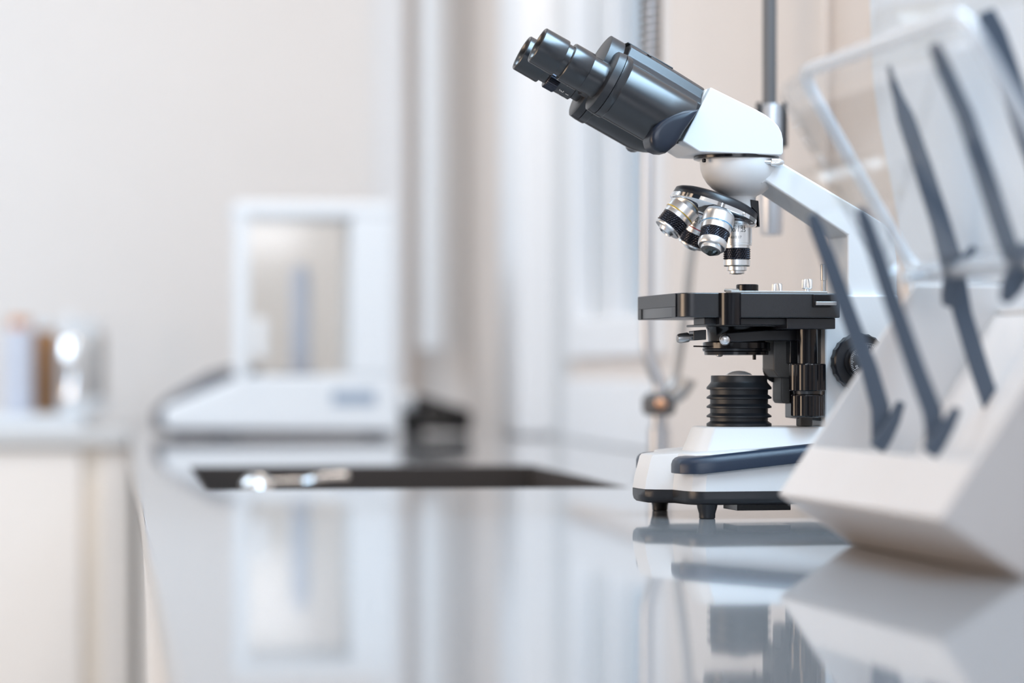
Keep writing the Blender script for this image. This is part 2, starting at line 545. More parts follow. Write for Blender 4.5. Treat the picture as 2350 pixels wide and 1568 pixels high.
xl2, zt2 = FB.at(572, 497, 0)
xr1, _ = FB.at(806, 600, 0)
G().box(xa, xb, 0, 0.20, zt2, zt).obj('top_frame', 'bw', bal, bevel=0.006)
G().box(xa, xl2, 0, 0.03, zb, zt2).obj('front_post', 'bw', bal, bevel=0.004)
G().box(xr1, xb, 0.0, 0.20, zb, zt2).obj('rear_column', 'bw', bal, bevel=0.006)
G().box(xl2, xr1, 0.01, 0.014, zb, zt2).obj('glass_door', 'pane', bal)
G().box(xl2, xr1, 0.186, 0.19, zb, zt2).obj('glass_door', 'pane', bal)
h1 = FB.at(582, 822, 0); h2 = FB.at(612, 730, 0)
G().box(h1[0], h2[0], -0.012, 0.009, h1[1], h2[1]).obj('door_handle', 'enamel2', bal, bevel=0.005)
c0 = FB.at(690, 845, 0.09); c1 = FB.at(712, 610, 0.09)
rr = c1[0] - c0[0]
G().lathe([(0.0, rr * 1.2), (0.01, rr * 1.2), (0.012, rr), (c1[1] - zb - 0.02, rr), (c1[1] - zb, rr * 0.6)], (c0[0], 0.09, zb + 0.0005)).obj('weighing_column', 'btower', bal)
G().lathe([(0.0, 0.045), (0.002, 0.045), (0.003, 0.04)], (c0[0] - 0.01, 0.055, zb + 0.0006)).obj('weighing_pan', 'bdark', bal)
l0 = FB.at(762, 930, 0); l1 = FB.at(862, 896, 0)
G().box(l0[0], l1[0], -0.0015, 0.0005, l0[1], l1[1]).obj('name_label', 'bgrey', bal)
ft = FB.at(520, 985, 0)
for fx_, fy_ in ((ft[0], 0.03), (FB.at(880, 990, 0)[0], 0.03), (ft[0], 0.17), (FB.at(880, 990, 0)[0], 0.17)):
    z0_ = FB.at(520, 995, 0)[1]
    G().lathe([(0.0, 0.018), (0.004, 0.02), (z0_ + 0.003, 0.018)], (fx_, fy_, 0.0003)).obj('foot', 'bw', bal)
kx, kz = FB.at(917, 920, 0.08)
G().lathe([(0, 0.012), (0.006, 0.017), (0.02, 0.017), (0.024, 0.012)], (kx, 0.08, kz), (1, 0, 0)).obj('knob', 'enamel2', bal)
# black cables behind it
cx0, cy0 = (1000 - CX) / F * 5.1, 5.1
cab = thing('power_cable', 'coiled black power cable with plug beside the balance', 'cable', (cx0, cy0, 0))
pl = []
for k in range(46):
    an = k * 0.42
    pl.append((0.052 * math.cos(an) + 0.008 * math.sin(k * 1.3), 0.035 * math.sin(an), 0.007 + 0.040 * abs(math.sin(an * 0.5)) * (k / 46) + 0.0006 * k))
G().tube(pl, 0.0058, 8, 3).obj('cable', 'cable', cab)
G().box(-0.062, -0.020, -0.015, 0.020, 0.0004, 0.072).obj('plug', 'cable', cab, bevel=0.008)

# ------------------------------------------------------------------ spring faucet
fx, fy, _ = room((0.57, 2.99, 0))
FF = Frame(fx, fy, 0)
fau = thing('spring_faucet', 'tall chrome faucet with a spring hose behind the sink', 'faucet', (fx, fy, 0))
def fp(px, py, ly=0): a_ = FF.at(px, py, ly); return (a_[0], ly, a_[1])
zz = fp(1515, 940)
bx0 = fp(1512, 940)[0]
G().lathe([(0, 0.026), (0.006, 0.026), (0.010, 0.012), (zz[2] - 0.02, 0.012), (zz[2] - 0.018, 0.009), (zz[2] - 0.006, 0.009)], (bx0, 0, 0.0003)).obj('body', 'sleeve', fau)
G().lathe([(0, 0.014), (0.004, 0.018), (0.018, 0.018), (0.024, 0.012)], (bx0, 0, zz[2] - 0.006)).obj('valve_ring', 'poled', fau)
G().sphere((bx0 + 0.001, -0.017, zz[2] + 0.006), 0.007).obj('valve_glint', 'copper', fau)  # copper ball modelling the highlight on the black coupling
G().tube([fp(1515, 930), fp(1512, 880), fp(1500, 850), fp(1488, 810), fp(1485, 760), fp(1485, 600), fp(1487, 300), fp(1492, 100), fp(1498, -120), fp(1520, -260), fp(1600, -330)], 0.0075, 14, 6).obj('riser', 'sleeve', fau)
G().tube([fp(1512, 905, 0.02), fp(1545, 880, 0.03), fp(1562, 800, 0.03), fp(1575, 700, 0.03), fp(1585, 600, 0.03), fp(1598, 530, 0.03), fp(1620, 480, 0.03), fp(1640, 460, 0.03)], 0.005, 12, 5).obj('hose', 'dull', fau)
cp = []
for k in range(0, 200):
    an = k * 2 * math.pi / 10
    zc = fp(1495, 135)[2] + k / 10 * 0.0085
    cp.append((fp(1493, 100)[0] + 0.011 * math.cos(an), 0.011 * math.sin(an), zc))
G().tube(cp, 0.0017, 6, 1).obj('spring', 'poled', fau)
G().tube([fp(1510, 300, 0.03), fp(1509, 100, 0.03), fp(1509, -300, 0.03)], 0.005, 10, 3).obj('inner_tube', 'tan', fau)
g = G(); g.tube([fp(1530, 925), fp(1550, 915), fp(1570, 895), fp(1582, 870)], [0.007, 0.006, 0.007, 0.008], 12, 4).obj('lever', 'dull', fau)

# hanging rod with chrome sleeve
hx, hy = (1766 - CX) / F * 2.66, 2.66
FH = Frame(hx, hy, 0)
zb_ = FH.at(1770, 540, 0)[1]; zm = FH.at(1770, 240, 0)[1]
hr = thing('hanging_rod', 'dark grey rod ending in a chrome sleeve, hanging behind the microscope head', 'rod', (hx, hy, zb_))
G().lathe([(zm - zb_ - 0.03, 0.0066), (1.8 - zb_, 0.0066)], (0, 0, 0)).obj('rod', 'poled', hr)
G().lathe([(0, 0.0095), (0.003, 0.0105), (zm - zb_ - 0.004, 0.0105), (zm - zb_, 0.0095)], (0.002, 0, 0)).obj('sleeve', 'sleeve', hr)
G().box(-0.0125, -0.0085, -0.006, 0.006, zm - zb_ - 0.03, zm - zb_ + 0.002).obj('clip', 'cable', hr, bevel=0.001)
G().box(0.0125, 0.0165, -0.006, 0.006, zm - zb_ - 0.04, zm - zb_ + 0.002).obj('clip', 'cable', hr, bevel=0.001)
xx = room((0.742, 2.945, 0))
wp = G().lathe([(0.0, 0.0045), (1.72, 0.0045)], (xx[0], xx[1], 0.0005)).obj('wall_pipe', 'cream')
tag(wp, 'thin cream pipe running up the right wall behind the microscope arm', 'pipe')

# white curved-edge panel cabinet on the right wall
FW = Frame(*room((0.70, 2.4, 0))[:2], RY + math.pi / 2 - math.pi)   # x axis runs towards the camera side along the wall
wc_pts = []
for px, py in ((1990, -60), (1995, 60), (2000, 190), (2016, 300), (2036, 400), (2054, 490), (2070, 600), (2085, 680)):
    dx, dz = (px - CX) / F, (HY - py) / F
    # intersect with plane u = 0.69
    tt = 0.69 / (RC * dx + RS)
    u_, v_ = room_inv(dx * tt, tt)
    wc_pts.append((v_, EYE + dz * tt))
ring = wc_pts + [(1.35, wc_pts[-1][1]), (1.35, wc_pts[0][1])]
g = G(room)
g.loft([[(0.69, v, z) for v, z in ring], [(0.7485, v, z) for v, z in ring]])
wc = g.obj('wall_cabinet', 'icew', bevel=0.006)
tag(wc, 'pale white unit with a curved edge mounted on the right wall behind the rack', 'wall unit')

# ------------------------------------------------------------------ microscope
MY = math.radians(12.4)
FM = Frame(0.1793, 2.2727, MY)
mic = thing('microscope', 'white binocular compound microscope with black eyepieces standing on the grey worktop', 'microscope', (0.1793, 2.2727, 0), MY)
P = FM.pts
K = 1 / 2872.0        # metres per pixel at the optical axis


def part(g, name, m, **k): return g.obj(name, m, mic, **k)


# --- feet and tray
def footprint(s, grow=0.0, x1=0.125):
    a = [(-.0812 - grow, .0), (-.0807 - grow, -.019 - grow), (-.0735 - grow * .5, -.0245 - grow), (-.0615 - grow, -.031 - grow), (-.0590 - grow, -.056 - grow), (-.056 - grow * .7, -.0665 - grow), (-.047, -.0735 - grow), (x1 + grow, -.0735 - grow)]
    return [(x, y) for x, y in a] + [(x, -y) for x, y in a[::-1] if abs(y) > 1e-6]


for fx_, fy_ in ((-.0426, -.0625), (-.0440, .0700), (.108, -.0625), (.108, .0625)):
    part(G().lathe([(0.0, .0058), (.0006, .0063), (.004, .0064), (.008, .0076), (.0112, .0082)], (fx_, fy_, 0.0001), seg=32), 'foot', 'rubber')
fpn = footprint(0)
lo = [(x * 0.985, y * 0.97) for x, y in fpn]
g = G().loft([[(x * .965, y * .94, .0108) for x, y in fpn], [(x * .99, y * .985, .0128) for x, y in fpn], [(x, y, .016) for x, y in fpn], [(x, y, .0212) for x, y in fpn]])
part(g, 'base_tray', 'black', sharp=50)
a0 = FM.at(1692, 1174, -.06); a1 = FM.at(1815, 1174, -.06)
part(G().box(a0[0], a1[0], -.0598, -.022, .0058, .0106), 'power_compartment', 'gloss', bevel=.0004)

# --- white base housing: wedge body rising to the rear
def top_z(x): return .0490 + (x + .077) / .2 * .0125
fg = footprint(0.0012)
rings = []
for f_, zf in ((1.0, 0.0), (0.985, 0.35), (0.945, 0.92), (0.93, 0.985), (0.905, 1.0)):
    rings.append([(.02 + (x - .02) * (f_ if x < 0 else 1), y * (f_ * 0.6 + 0.4 if False else f_), .0214 + (top_z(x) - .0214) * zf) for x, y in fg])
base = part(G().loft(rings), 'base_housing', 'enamel', sharp=30)
# raised pedestal
pb = P([(1562, 1024), (1588, 980)], .016)
xa0, xa1 = pb[0][0], pb[1][0]
ztop = FM.at(1600, 981, -.035)[1]
r0 = [(xa0, -.018), (xa0 + .007, -.033), (.122, -.060), (.122, .060), (xa0 + .007, .033), (xa0, .018)]
r1 = [(xa1, -.016), (xa1 + .006, -.027), (.120, -.042), (.120, .042), (xa1 + .006, .027), (xa1, .016)]
part(G().loft([[(x, y, .047) for x, y in r0], [(x, y, ztop) for x, y in r1]]), 'pedestal', 'enamel', bevel=.0018)
# rubber side bumpers
for s in (-1, 1):
    path = [(-.0665, -.044), (-.0672, -.056), (-.0655, -.0655), (-.0600, -.0725), (-.0510, -.0768), (-.0380, -.0775), (.0, -.0775), (.06, -.0775), (.124, -.0775)]
    zl_b = FM.at(1598, 1089, -.0775)[1]; zl_t = FM.at(1598, 1049, -.0775)[1]
    xk, zk_b = FM.at(1860, 1060, -.0775); zk_t = FM.at(1860, 1022, -.0775)[1]
    x0b = FM.at(1610, 1089, -.0775)[0]
    rings = []
    for i_, (x, y) in enumerate(path):
        a_ = path[max(i_ - 1, 0)]; b_ = path[min(i_ + 1, len(path) - 1)]
        tx, ty = b_[0] - a_[0], b_[1] - a_[1]
        l_ = math.hypot(tx, ty); nx, ny = -ty / l_, tx / l_      # inward normal
        if i_ > 4: nx, ny = 0.0, 1.0
        k_ = max(0.0, (x - x0b) / (xk - x0b)); k2 = max(0.0, (x + .055) / (xk + .055))
        b0 = zl_b + (zk_b - zl_b) * k_; t0_ = zl_t + (zk_t - zl_t) * k2
        rings.append([(x + nx * d_, -s * (y + ny * d_) * -1 if False else (y + ny * d_) * -s, z_) for d_, z_ in ((0, b0), (0, t0_ - .0065), (.0010, t0_ - .0035), (.0030, t0_ - .0015), (.0060, t0_ - .0004), (.0150, t0_ + .0004), (.0150, b0))])
    part(G().loft(rings), 'side_bumper', 'navy', sharp=50, bevel=.0006)

# --- illuminator bellows
cxL = FM.at(1696, 900, 0)[0]
def zy(py, ly=0.0, px=1696): return FM.at(px, py, ly)[1]
prof = []
def pr(py, half): prof.append((zy(py) - ztop, half * K))
pr(980.5, 74.5); pr(974, 74.5)
for (wl, wh, nk) in ((973, 972, 966.5), (957.5, 954, 948), (936, 932.5, 926.5), (915, 911.5, 905.5), (893.5, 889, 879)):
    if wl != 973:
        prof.append((zy(wl + 1.5) - ztop, 66.5 * K)); pr(wl, 74.5)
    pr(wh, 74.5); pr(nk, 66)
pr(876, 64.5); pr(863, 64.5); pr(862, 63)
prof[0] = (0.0001, prof[0][1])
ill = part(G().lathe(prof, (cxL, 0, ztop), seg=64), 'illuminator', 'rubber')
G().lathe([(zy(861.9) - ztop, 31 * K), (zy(858) - ztop, 27 * K), (zy(854) - ztop, 18 * K), (zy(852) - ztop, 8 * K), (zy(851.6) - ztop, 1 * K)], (cxL, 0, ztop + .0004), seg=40).obj('condensing_lens', 'frost', ill)

# --- arm
near = P([(1788, 372), (1800, 376), (1982, 484), (2032, 514), (2052, 545), (2059, 590), (2060, 680), (2060, 690), (1945, 690), (1945, 541), (1757, 417), (1745, 425), (1740, 385)], -.025)
part(G().prism(near, -.025, .025), 'arm', 'enamel', bevel=.0022)
low = P([(1894, 985), (1894, 740), (1905, 700), (1935, 677), (2062, 677), (2062, 985)], -.031)
low = [(x, max(z, ztop - .001)) for x, z in low]
part(G().prism(low, -.031, .031), 'focus_column', 'enamel', bevel=.002)

# --- head
hous = P([(1631, 200), (1690, 229), (1735, 251), (1758, 264), (1775, 277), (1787, 290), (1794, 304), (1797.5, 320), (1797.5, 352), (1793, 357), (1606, 349), (1566, 324)], -.034)
zb2 = min(z for x, z in hous)
part(G().prism(hous, -.034, .034), 'head_housing', 'enamel', bevel=.0045, seg=4)
cl = P([(1600, 262), (1617, 207), (1628, 203), (1622, 226), (1575, 316), (1560, 330)], -.026)
part(G().prism(cl, -.026, .026), 'head_flange', 'enamel', bevel=.001)
part(G().lathe([(0, .0330), (.0004, .0342), (.0026, .0342), (.003, .033)], (.0, 0, zb2 - .0016), seg=64), 'head_ring', 'gloss')
bz = lambda py: FM.at(1697, py, 0)[1]
tb = zb2 - .0014
part(G().lathe([(0.0, .0325), (.001, .0328), (.008, .0322), (.014, .0300), (.019, .0268), (.023, .0228), (.0265, .0180), (.0290, .0130), (.0300, .0122), (.0385, .0122)], (.0035, 0, tb), (0, 0, -1), seg=64), 'neck_bowl', 'enamel', sharp=60)
# clamp lever
lv = FM.at(1741, 371, -.0285)
ls = part(G().lathe([(0, .0026), (.0005, .0019), (.0105, .0019)], (lv[0], -.0285, lv[1]), (1, -.12, -.03), seg=20), 'clamp_screw', 'silver')
p0 = Vector((lv[0], -.0285, lv[1])) + Vector((1, -.12, -.03)).normalized() * .0095
G().lathe([(0, .0024), (.0006, .0031, .0003), (.007, .0031, .0003), (.0078, .0027), (.0095, .0022), (.0108, .001)], tuple(p0), (1, -.12, -.03), seg=40).obj('screw_head', 'silver', ls)
hl = FM.at(1604.5, 370, -.006)
part(G().lathe([(0, .0016), (.002, .0016)], (hl[0] + .0026, -.014, hl[1]), (-1, -.2, 0), seg=16), 'set_screw', 'gloss')

# --- binocular tubes (axis slopes up towards the eyepieces)
E0 = FM.at(1232, 102.5, -.0275); E1 = FM.at(1411, 205, -.0275)
ax = Vector((E1[0] - E0[0], 0, E1[1] - E0[1])).normalized()
nn = Vector((-ax.z, 0, ax.x))
SPX = 205.9 / math.hypot(E1[0] - E0[0], E1[1] - E0[1])     # image pixels per metre along the axis
T = lambda px: px / SPX


def ap(ly, t, n=0.0):
    return Vector((E0[0], ly, E0[1])) + ax * t + nn * n


def tube_part(g, name, m, parent=None, **k): return g.obj(name, m, parent or mic, **k)


for s in (-1, 1):
    ly = s * .0275
    o = tuple(ap(ly, 0))
    rk = lambda px: px / 2890.0
    # prism housing lobe
    def lobe_ring(t, r, cn, flat=1.0):
        R = []
        for i in range(48):
            an = 2 * math.pi * i / 48
            c_, s_ = math.cos(an), math.sin(an)
            yy = ly + c_ * r
            R.append(tuple(ap(yy, t, cn + s_ * r * (flat if s_ > 0 else 1))))
        return R
    r0_ = rk(70)
    g = G().loft([lobe_ring(T(t_), r0_ * (1 + b_) / 2, r0_ * (1 - b_) / 2) for t_, b_ in ((205, 1), (325, 1), (340, .985), (352, .945), (365, .88), (375, .81), (381, .77), (384, .75)) + (((392, .69), (400, .61)) if s == 1 else ())])
    lobe = part(g, 'prism_housing', 'satin', sharp=50)

    # stepped front plate with a ridge along its top
    def plate_ring(t, r, ridge):
        R = []
        for i in range(64):
            an = 2 * math.pi * i / 64
            c_, s_ = math.cos(an), math.sin(an)
            e_ = 1.0
            q_ = (abs(c_) ** 2.6 + abs(s_) ** 2.6) ** (-1 / 2.6) if s_ > 0 else 1.0
            R.append(tuple(ap(ly + c_ * r * q_, t, s_ * r * q_ * (ridge if s_ > 0 else 1))))
        return R
    G().loft([plate_ring(T(168), rk(66), 1.04), plate_ring(T(171), rk(71), 1.07), plate_ring(T(188), rk(73), 1.08), plate_ring(T(188.8), rk(72), 1.07)]).obj('front_plate', 'black', lobe, sharp=50)
    G().loft([plate_ring(T(189), rk(71.5), 1.06), plate_ring(T(190), rk(73), 1.08), plate_ring(T(205), rk(73), 1.06), plate_ring(T(209), rk(70.3), 1.0)]).obj('front_plate', 'satin', lobe, sharp=50)
    # swivel cap where the housing meets the white head
    k_c = 1.0 if s == -1 else .55
    cp_ = P([(1607, 250), (1590, 251), (1570, 254), (1549, 260), (1530, 269), (1514, 280), (1502, 293), (1494, 308), (1492, 321), (1495, 334), (1503, 344), (1516, 350), (1530, 351), (1552, 333), (1572, 300)], -.052)
    mx_, mz_ = sum(p_[0] for p_ in cp_) / len(cp_), sum(p_[1] for p_ in cp_) / len(cp_)
    cp_ = [(mx_ + (a_ - mx_) * k_c, mz_ + (b_ - mz_) * k_c) for a_, b_ in cp_]
    part(G().loft([[(mx_ + (a_ - mx_) * q_, s * y_, mz_ + (b_ - mz_) * q_) for a_, b_ in cp_] for y_, q_ in ((.030, 1.0), (.0475, 1.0), (.0495, .985), (.0510, .95), (.0522, .88), (.0530, .76), (.0534, .5))]), 'swivel_cap', 'navyb', sharp=60)
    # eyepiece
    if s == -1:
        prof = [(0.0, rk(36)), (T(0.5), rk(41)), (T(2.5), rk(43)), (T(61), rk(43.5)), (T(63), rk(42.5)), (T(63.5), rk(38)), (T(77), rk(38)), (T(77.5), rk(45)), (T(79.5), rk(46.5)), (T(127), rk(46.5)), (T(128.5), rk(45.5)), (T(129), rk(43.5)), (T(172), rk(43.5))]
    else:
        prof = [(0.0, rk(36)), (T(0.5), rk(41)), (T(2.5), rk(43)), (T(61), rk(43.5)), (T(63), rk(42.5)), (T(63.5), rk(36)), (T(80), rk(36))]
    # open end: rebuild as a hollow cup
    inner = [(T(20), rk(1)), (T(20), rk(24)), (T(14), rk(31)), (T(6), rk(33)), (T(1.2), rk(37))]
    ey = part(G().lathe(inner + prof[1:], o, tuple(ax), seg=64), 'eyepiece', 'satin')
    G().lathe([(T(12), rk(30.5)), (T(10), rk(22)), (T(8.6), rk(12)), (T(8), rk(1))], o, tuple(ax), seg=40).obj('eye_lens', 'lens', ey)
    if s == 1:
        G().lathe([(T(79), rk(36)), (T(80), rk(43)), (T(82), rk(45.5), .0007), (T(106), rk(45.5), .0007), (T(108), rk(44))], o, tuple(ax), seg=96).obj('diopter_ring', 'grip', ey, sharp=1)
        G().lathe([(T(106), rk(42)), (T(108), rk(42)), (T(147), rk(42)), (T(149), rk(40)), (T(149.5), rk(36)), (T(175), rk(36))], o, tuple(ax), seg=64).obj('diopter_scale', 'satin', ey)
        fac = Vector((-.29, -.955, -.10))
        rr_ = rk(42)
        gt = G()
        a_ = ax; f_ = (fac - a_ * fac.dot(a_)).normalized(); dn = f_.cross(a_)
        if dn.z > 0: dn = -dn
        def on_ring(t_, ang, dr=0.00004): return Vector(o) + a_ * t_ + (f_ * math.cos(ang) + dn * math.sin(ang)) * (rr_ + dr)
        for txt, ang in (('2', .25), ('3', .80), ('4', 1.35)):
            V_, F_ = text_geo(txt, .0056)
            # glyph up points along -axis (towards the eye), reads around the ring
            gt.add([tuple(on_ring(T(122) - y_, ang - x_ / rr_ if False else ang + x_ / rr_, .00004 + z_)) for x_, y_, z_ in V_], F_)
            for da in (0.12,):
                q4 = [on_ring(T(133), ang + .02), on_ring(T(141), ang + .02), on_ring(T(141), ang + .07), on_ring(T(133), ang + .07)]
                gt.add([tuple(v_) for v_ in q4], [[0, 1, 2, 3]])
        gt.obj('scale_numbers', 'wink', ey)

# centre hinge block between the tubes
hs_ = [(.0335, .008), (.0330, .0236), (.0250, .0292), (.0215, .0372), (.0130, .0408)]
sec = [(-y, n) for y, n in hs_] + [(y, n) for y, n in hs_[::-1]] + [(.020, -.012), (-.020, -.012)]
g = G().loft([[tuple(ap(y, T(t_), n * f_)) for y, n in sec] for t_, f_ in ((196, 1.0), (250, 1.0), (330, .985), (399, .965))])
hb = part(g, 'hinge_block', 'black', bevel=.0012)
G().lathe([(0, .0248), (T(1.5), .0264), (T(36), .0264), (T(37), .0250)], tuple(ap(0, T(152), .0148)), tuple(ax), seg=64).obj('hinge_disc', 'black', hb)
pl0 = [(-.0125, .0402), (-.0125, .0416), (.0125, .0416), (.0125, .0402)]
G().loft([[tuple(ap(y, T(t_), n)) for y, n in pl0] for t_ in (190, 312)]).obj('top_plate', 'black', hb, bevel=.0006)
sc_ = ap(-.0170, T(246), .0392)
G().lathe([(0, .0021), (.0006, .0021), (.0007, .0012), (.0002, .0006)], tuple(sc_), tuple(nn * .92 + Vector((0, -.38, 0))), seg=20).obj('screw', 'gloss', hb)

# --- revolving nosepiece
TC = Vector((-.0178, 0, bz(474)))
tilt = math.radians(20)
ta = Vector((-math.sin(tilt), 0, -math.cos(tilt)))
te = Vector((math.cos(tilt), 0, -math.sin(tilt)))
part(G().lathe([(-.0068, .0285), (-.0056, .0322), (-.0042, .0344), (-.0005, .0352), (.0008, .0352)], tuple(TC), tuple(ta), seg=72), 'nosepiece_mount', 'black', sharp=60)
tur = part(G().lathe([(.0008, .0345), (.0010, .0360), (.0042, .0366), (.0052, .0358), (.0070, .0330), (.0110, .0255), (.0125, .0160), (.0130, .001)], tuple(TC), tuple(ta), seg=72), 'nosepiece', 'chrome', sharp=30)
ng = te
lf = Vector((0, -1, 0))
n0 = TC + ta * .0026 + (te * math.cos(1.12) + lf * math.sin(1.12)) * .0362
G().box(-.0010, .0010, -.0012, .0012, -.0022, .0022)
G().sphere(tuple(n0), .0016, 12).obj('click_stop', 'chrome', tur)
st = FM.at(1737, 478, -.006)
part(G().prism(P([(1722, 458), (1741, 461), (1743, 500), (1744, 521), (1741, 521), (1737, 488), (1724, 474)], -.012), -.012, .008), 'stop_spring', 'gloss', bevel=.0004)
facing = Vector((-.29, -.955, -.03))


def objective(phi, kind, color, L1, L2, text=None, turn=0.0):
    e = te * math.cos(phi) + lf * math.sin(phi)
    alpha = math.radians(20)
    d = (ta * math.cos(alpha) + e * math.sin(alpha)).normalized()
    o = TC + ta * .0060 + e * .0215
    mm = .001
    if kind == 'long':     # oil immersion, highest power
        body = [(-3, 12.4), (2, 12.2), (2.1, 11.7), (2.3, 12.1), (16.4, 12.1), (16.6, 11.7), (17.3, 11.7), (17.5, 12.0), (18.2, 12.0), (18.4, 10.7), (20.4, 10.7), (20.5, 9.8), (29.6, 9.8), (29.8, 10.6), (34.2, 10.6), (34.7, 10.2), (34.9, 7.9), (38.2, 7.9), (38.4, 7.2), (38.6, 6.2), (40.6, 6.1), (40.9, 5.6), (41.0, 1)]
        knurl = (20.5, 29.6, 10.9); band = (34.5, 34.9, 10.3); lens = (40.9, 5.0, 41.6)
    elif kind == 'mid':
        body = [(-6, 12.9), (-4, 12.9), (0.5, 12.6), (0.6, 12.3), (0.8, 12.7), (12.5, 12.7), (13.8, 12.6), (14.1, 12.0), (18.6, 11.9), (18.8, 10.2), (27.0, 10.2), (27.2, 11.3), (31.2, 11.3), (32.6, 10.4), (33.0, 8.4), (35.6, 8.0), (36.2, 6.4), (36.4, 1)]
        knurl = (18.8, 27.0, 11.5); band = (13.0, 13.6, 12.75); lens = (36.3, 5.9, 39.4)
    else:
        body = [(-5, 12.9), (-2, 12.9), (0.0, 12.6), (0.1, 12.2), (0.3, 12.6), (10.8, 12.5), (11.8, 12.4), (12.1, 11.6), (14.0, 11.5), (14.2, 11.9), (15.6, 11.8), (15.8, 10.2), (25.2, 10.2), (25.4, 11.3), (26.8, 11.4), (27.6, 10.8), (27.8, 7.0), (28.6, 6.4), (30.0, 5.6), (30.4, 4.4), (29.4, 3.6), (29.4, 1)]
        knurl = (15.8, 25.2, 11.5); band = (10.9, 11.7, 12.62); lens = (29.3, 3.4, 29.6)
    ob = part(G().lathe([(a * mm, b * mm) for a, b in body], tuple(o), tuple(d), seg=64), 'objective', 'silver')
    t0, t1, r = knurl
    rows = 11
    pk = [(t0 * mm, (r - .8) * mm)]
    for k in range(rows):      # raised pyramids in staggered rows
        tt = (t0 + .25 + (t1 - t0 - .5) * k / (rows - 1)) * mm
        pk.append((tt, (r - .75) * mm) if k % 2 == 0 else (tt, (r + .15) * mm, .0009, (k // 2) % 2))
    pk.append((t1 * mm, (r - .8) * mm))
    G().lathe(pk, tuple(o), tuple(d), seg=72).obj('grip_ring', 'grip', ob, sharp=1)
    cb = (-6, 13.0) if kind == 'mid' else ((-3, 12.6) if kind == 'long' else (-5, 13.0))
    G().lathe([(cb[0] * mm, (cb[1] - 2) * mm), (cb[0] * mm, cb[1] * mm), ((1.8 if kind == 'long' else 0.2) * mm, (cb[1] - .1) * mm), ((1.8 if kind == 'long' else 0.2) * mm, (cb[1] - 1.2) * mm)], tuple(o), tuple(d), seg=64).obj('collar', 'collarm', ob)
    bt0, bt1, br = band
    G().lathe([(bt0 * mm, (br - .4) * mm), (bt0 * mm, br * mm), (bt1 * mm, br * mm), (bt1 * mm, (br - .4) * mm)], tuple(o), tuple(d), seg=64).obj('colour_band', color, ob, label={'yellow': 'yellow ring', 'red': 'red ring', 'blue': 'blue ring', 'ink': 'thin black ring'}[color])
    G().lathe([(lens[0] * mm - .0003, lens[1] * mm), (lens[0] * mm, lens[1] * mm), ((lens[0] + (lens[2] - lens[0]) * .6) * mm, lens[1] * .72 * mm), (lens[2] * mm, lens[1] * .3 * mm), (lens[2] * mm - .0003, .0001)], tuple(o), tuple(d), seg=40).obj('front_lens', 'lens', ob)
    if text:
        g = G()
        for s_, size, tt, tn in text:
            V_, F_ = wrap_text(s_, size, o, d, facing, (12.1 if kind == 'long' else 12.6) * mm, tt * mm, tn)
            g.add(V_, F_)
        g.obj('lettering', 'ink', ob)
    return ob


objective(0.0, 'long', 'ink', 0, 0, [('100/1.25', .0045, 6.5, -.02), ('160/0.17', .0030, 12.2, -.12)])
objective(math.pi, 'short', 'yellow', 0, 0)
objective(math.pi / 2, 'mid', 'blue', 0, 0, [('40/0.65', .0044, 5.0, 1.85), ])
objective(-math.pi / 2, 'short', 'red', 0, 0, [('4/0.1', .0046, 5.0, -.36), ('160/-', .0032, 8.8, -.45)])

# --- mechanical stage
NY = -.065
zt_ = FM.at(1560, 671.5, NY)[1]; zl_ = FM.at(1600, 728.5, NY)[1]
xn = FM.at(1563, 700, NY)[0]; xr = FM.at(1900, 700, NY)[0] + .004
xr += .006
plan = [(xn + .012 * (1 - math.cos(a_)), -.053 - .012 * math.sin(a_)) for a_ in [math.pi / 2 * k / 8 for k in range(9)]] + [(xr, -.065), (xr, .060), (xn, .065), (xn - .0005, .062)]
stage = part(G().plan(plan, zl_, zt_), 'stage', 'satin', bevel=.0009)
# left grip bar with slot
gl = G()
gl.box(xn - .0012, xn - .0001, -.0525, .060, zl_ + .0085, zt_ - .0003).box(xn - .0012, xn - .0001, -.0525, -.042, zl_ + .0003, zl_ + .0085).box(xn - .0012, xn - .0001, .050, .060, zl_ + .0003, zl_ + .0085)
gl.obj('end_plate', 'black', stage, bevel=.0003)
px_ = FM.at(1677, 700, -.068)[0]
part(G().plan([(px_ - .0095, -.060)] + [(px_ + .0088 * math.cos(a_), -.0655 + .0088 * math.sin(a_)) for a_ in [math.pi + math.pi * k / 16 for k in range(17)]] + [(px_ + .0088, -.060)], FM.at(1677, 746, -.07)[1], zt_ - .0002), 'guide_post', 'gloss', sharp=50)
u0 = FM.at(1612, 731, -.05)[0]; u1_ = FM.at(1800, 731, -.05)[0]
part(G().box(u0, u1_, -.055, -.025, FM.at(1612, 745, -.055)[1], zl_ - .0001), 'under_plate', 'black', bevel=.0006)
part(G().box(FM.at(1806, 740, -.06)[0], FM.at(1917, 740, -.06)[0], -.0602, .03, FM.at(1850, 755, -.06)[1], zl_ - .0001), 'rack_block', 'black', bevel=.0006)
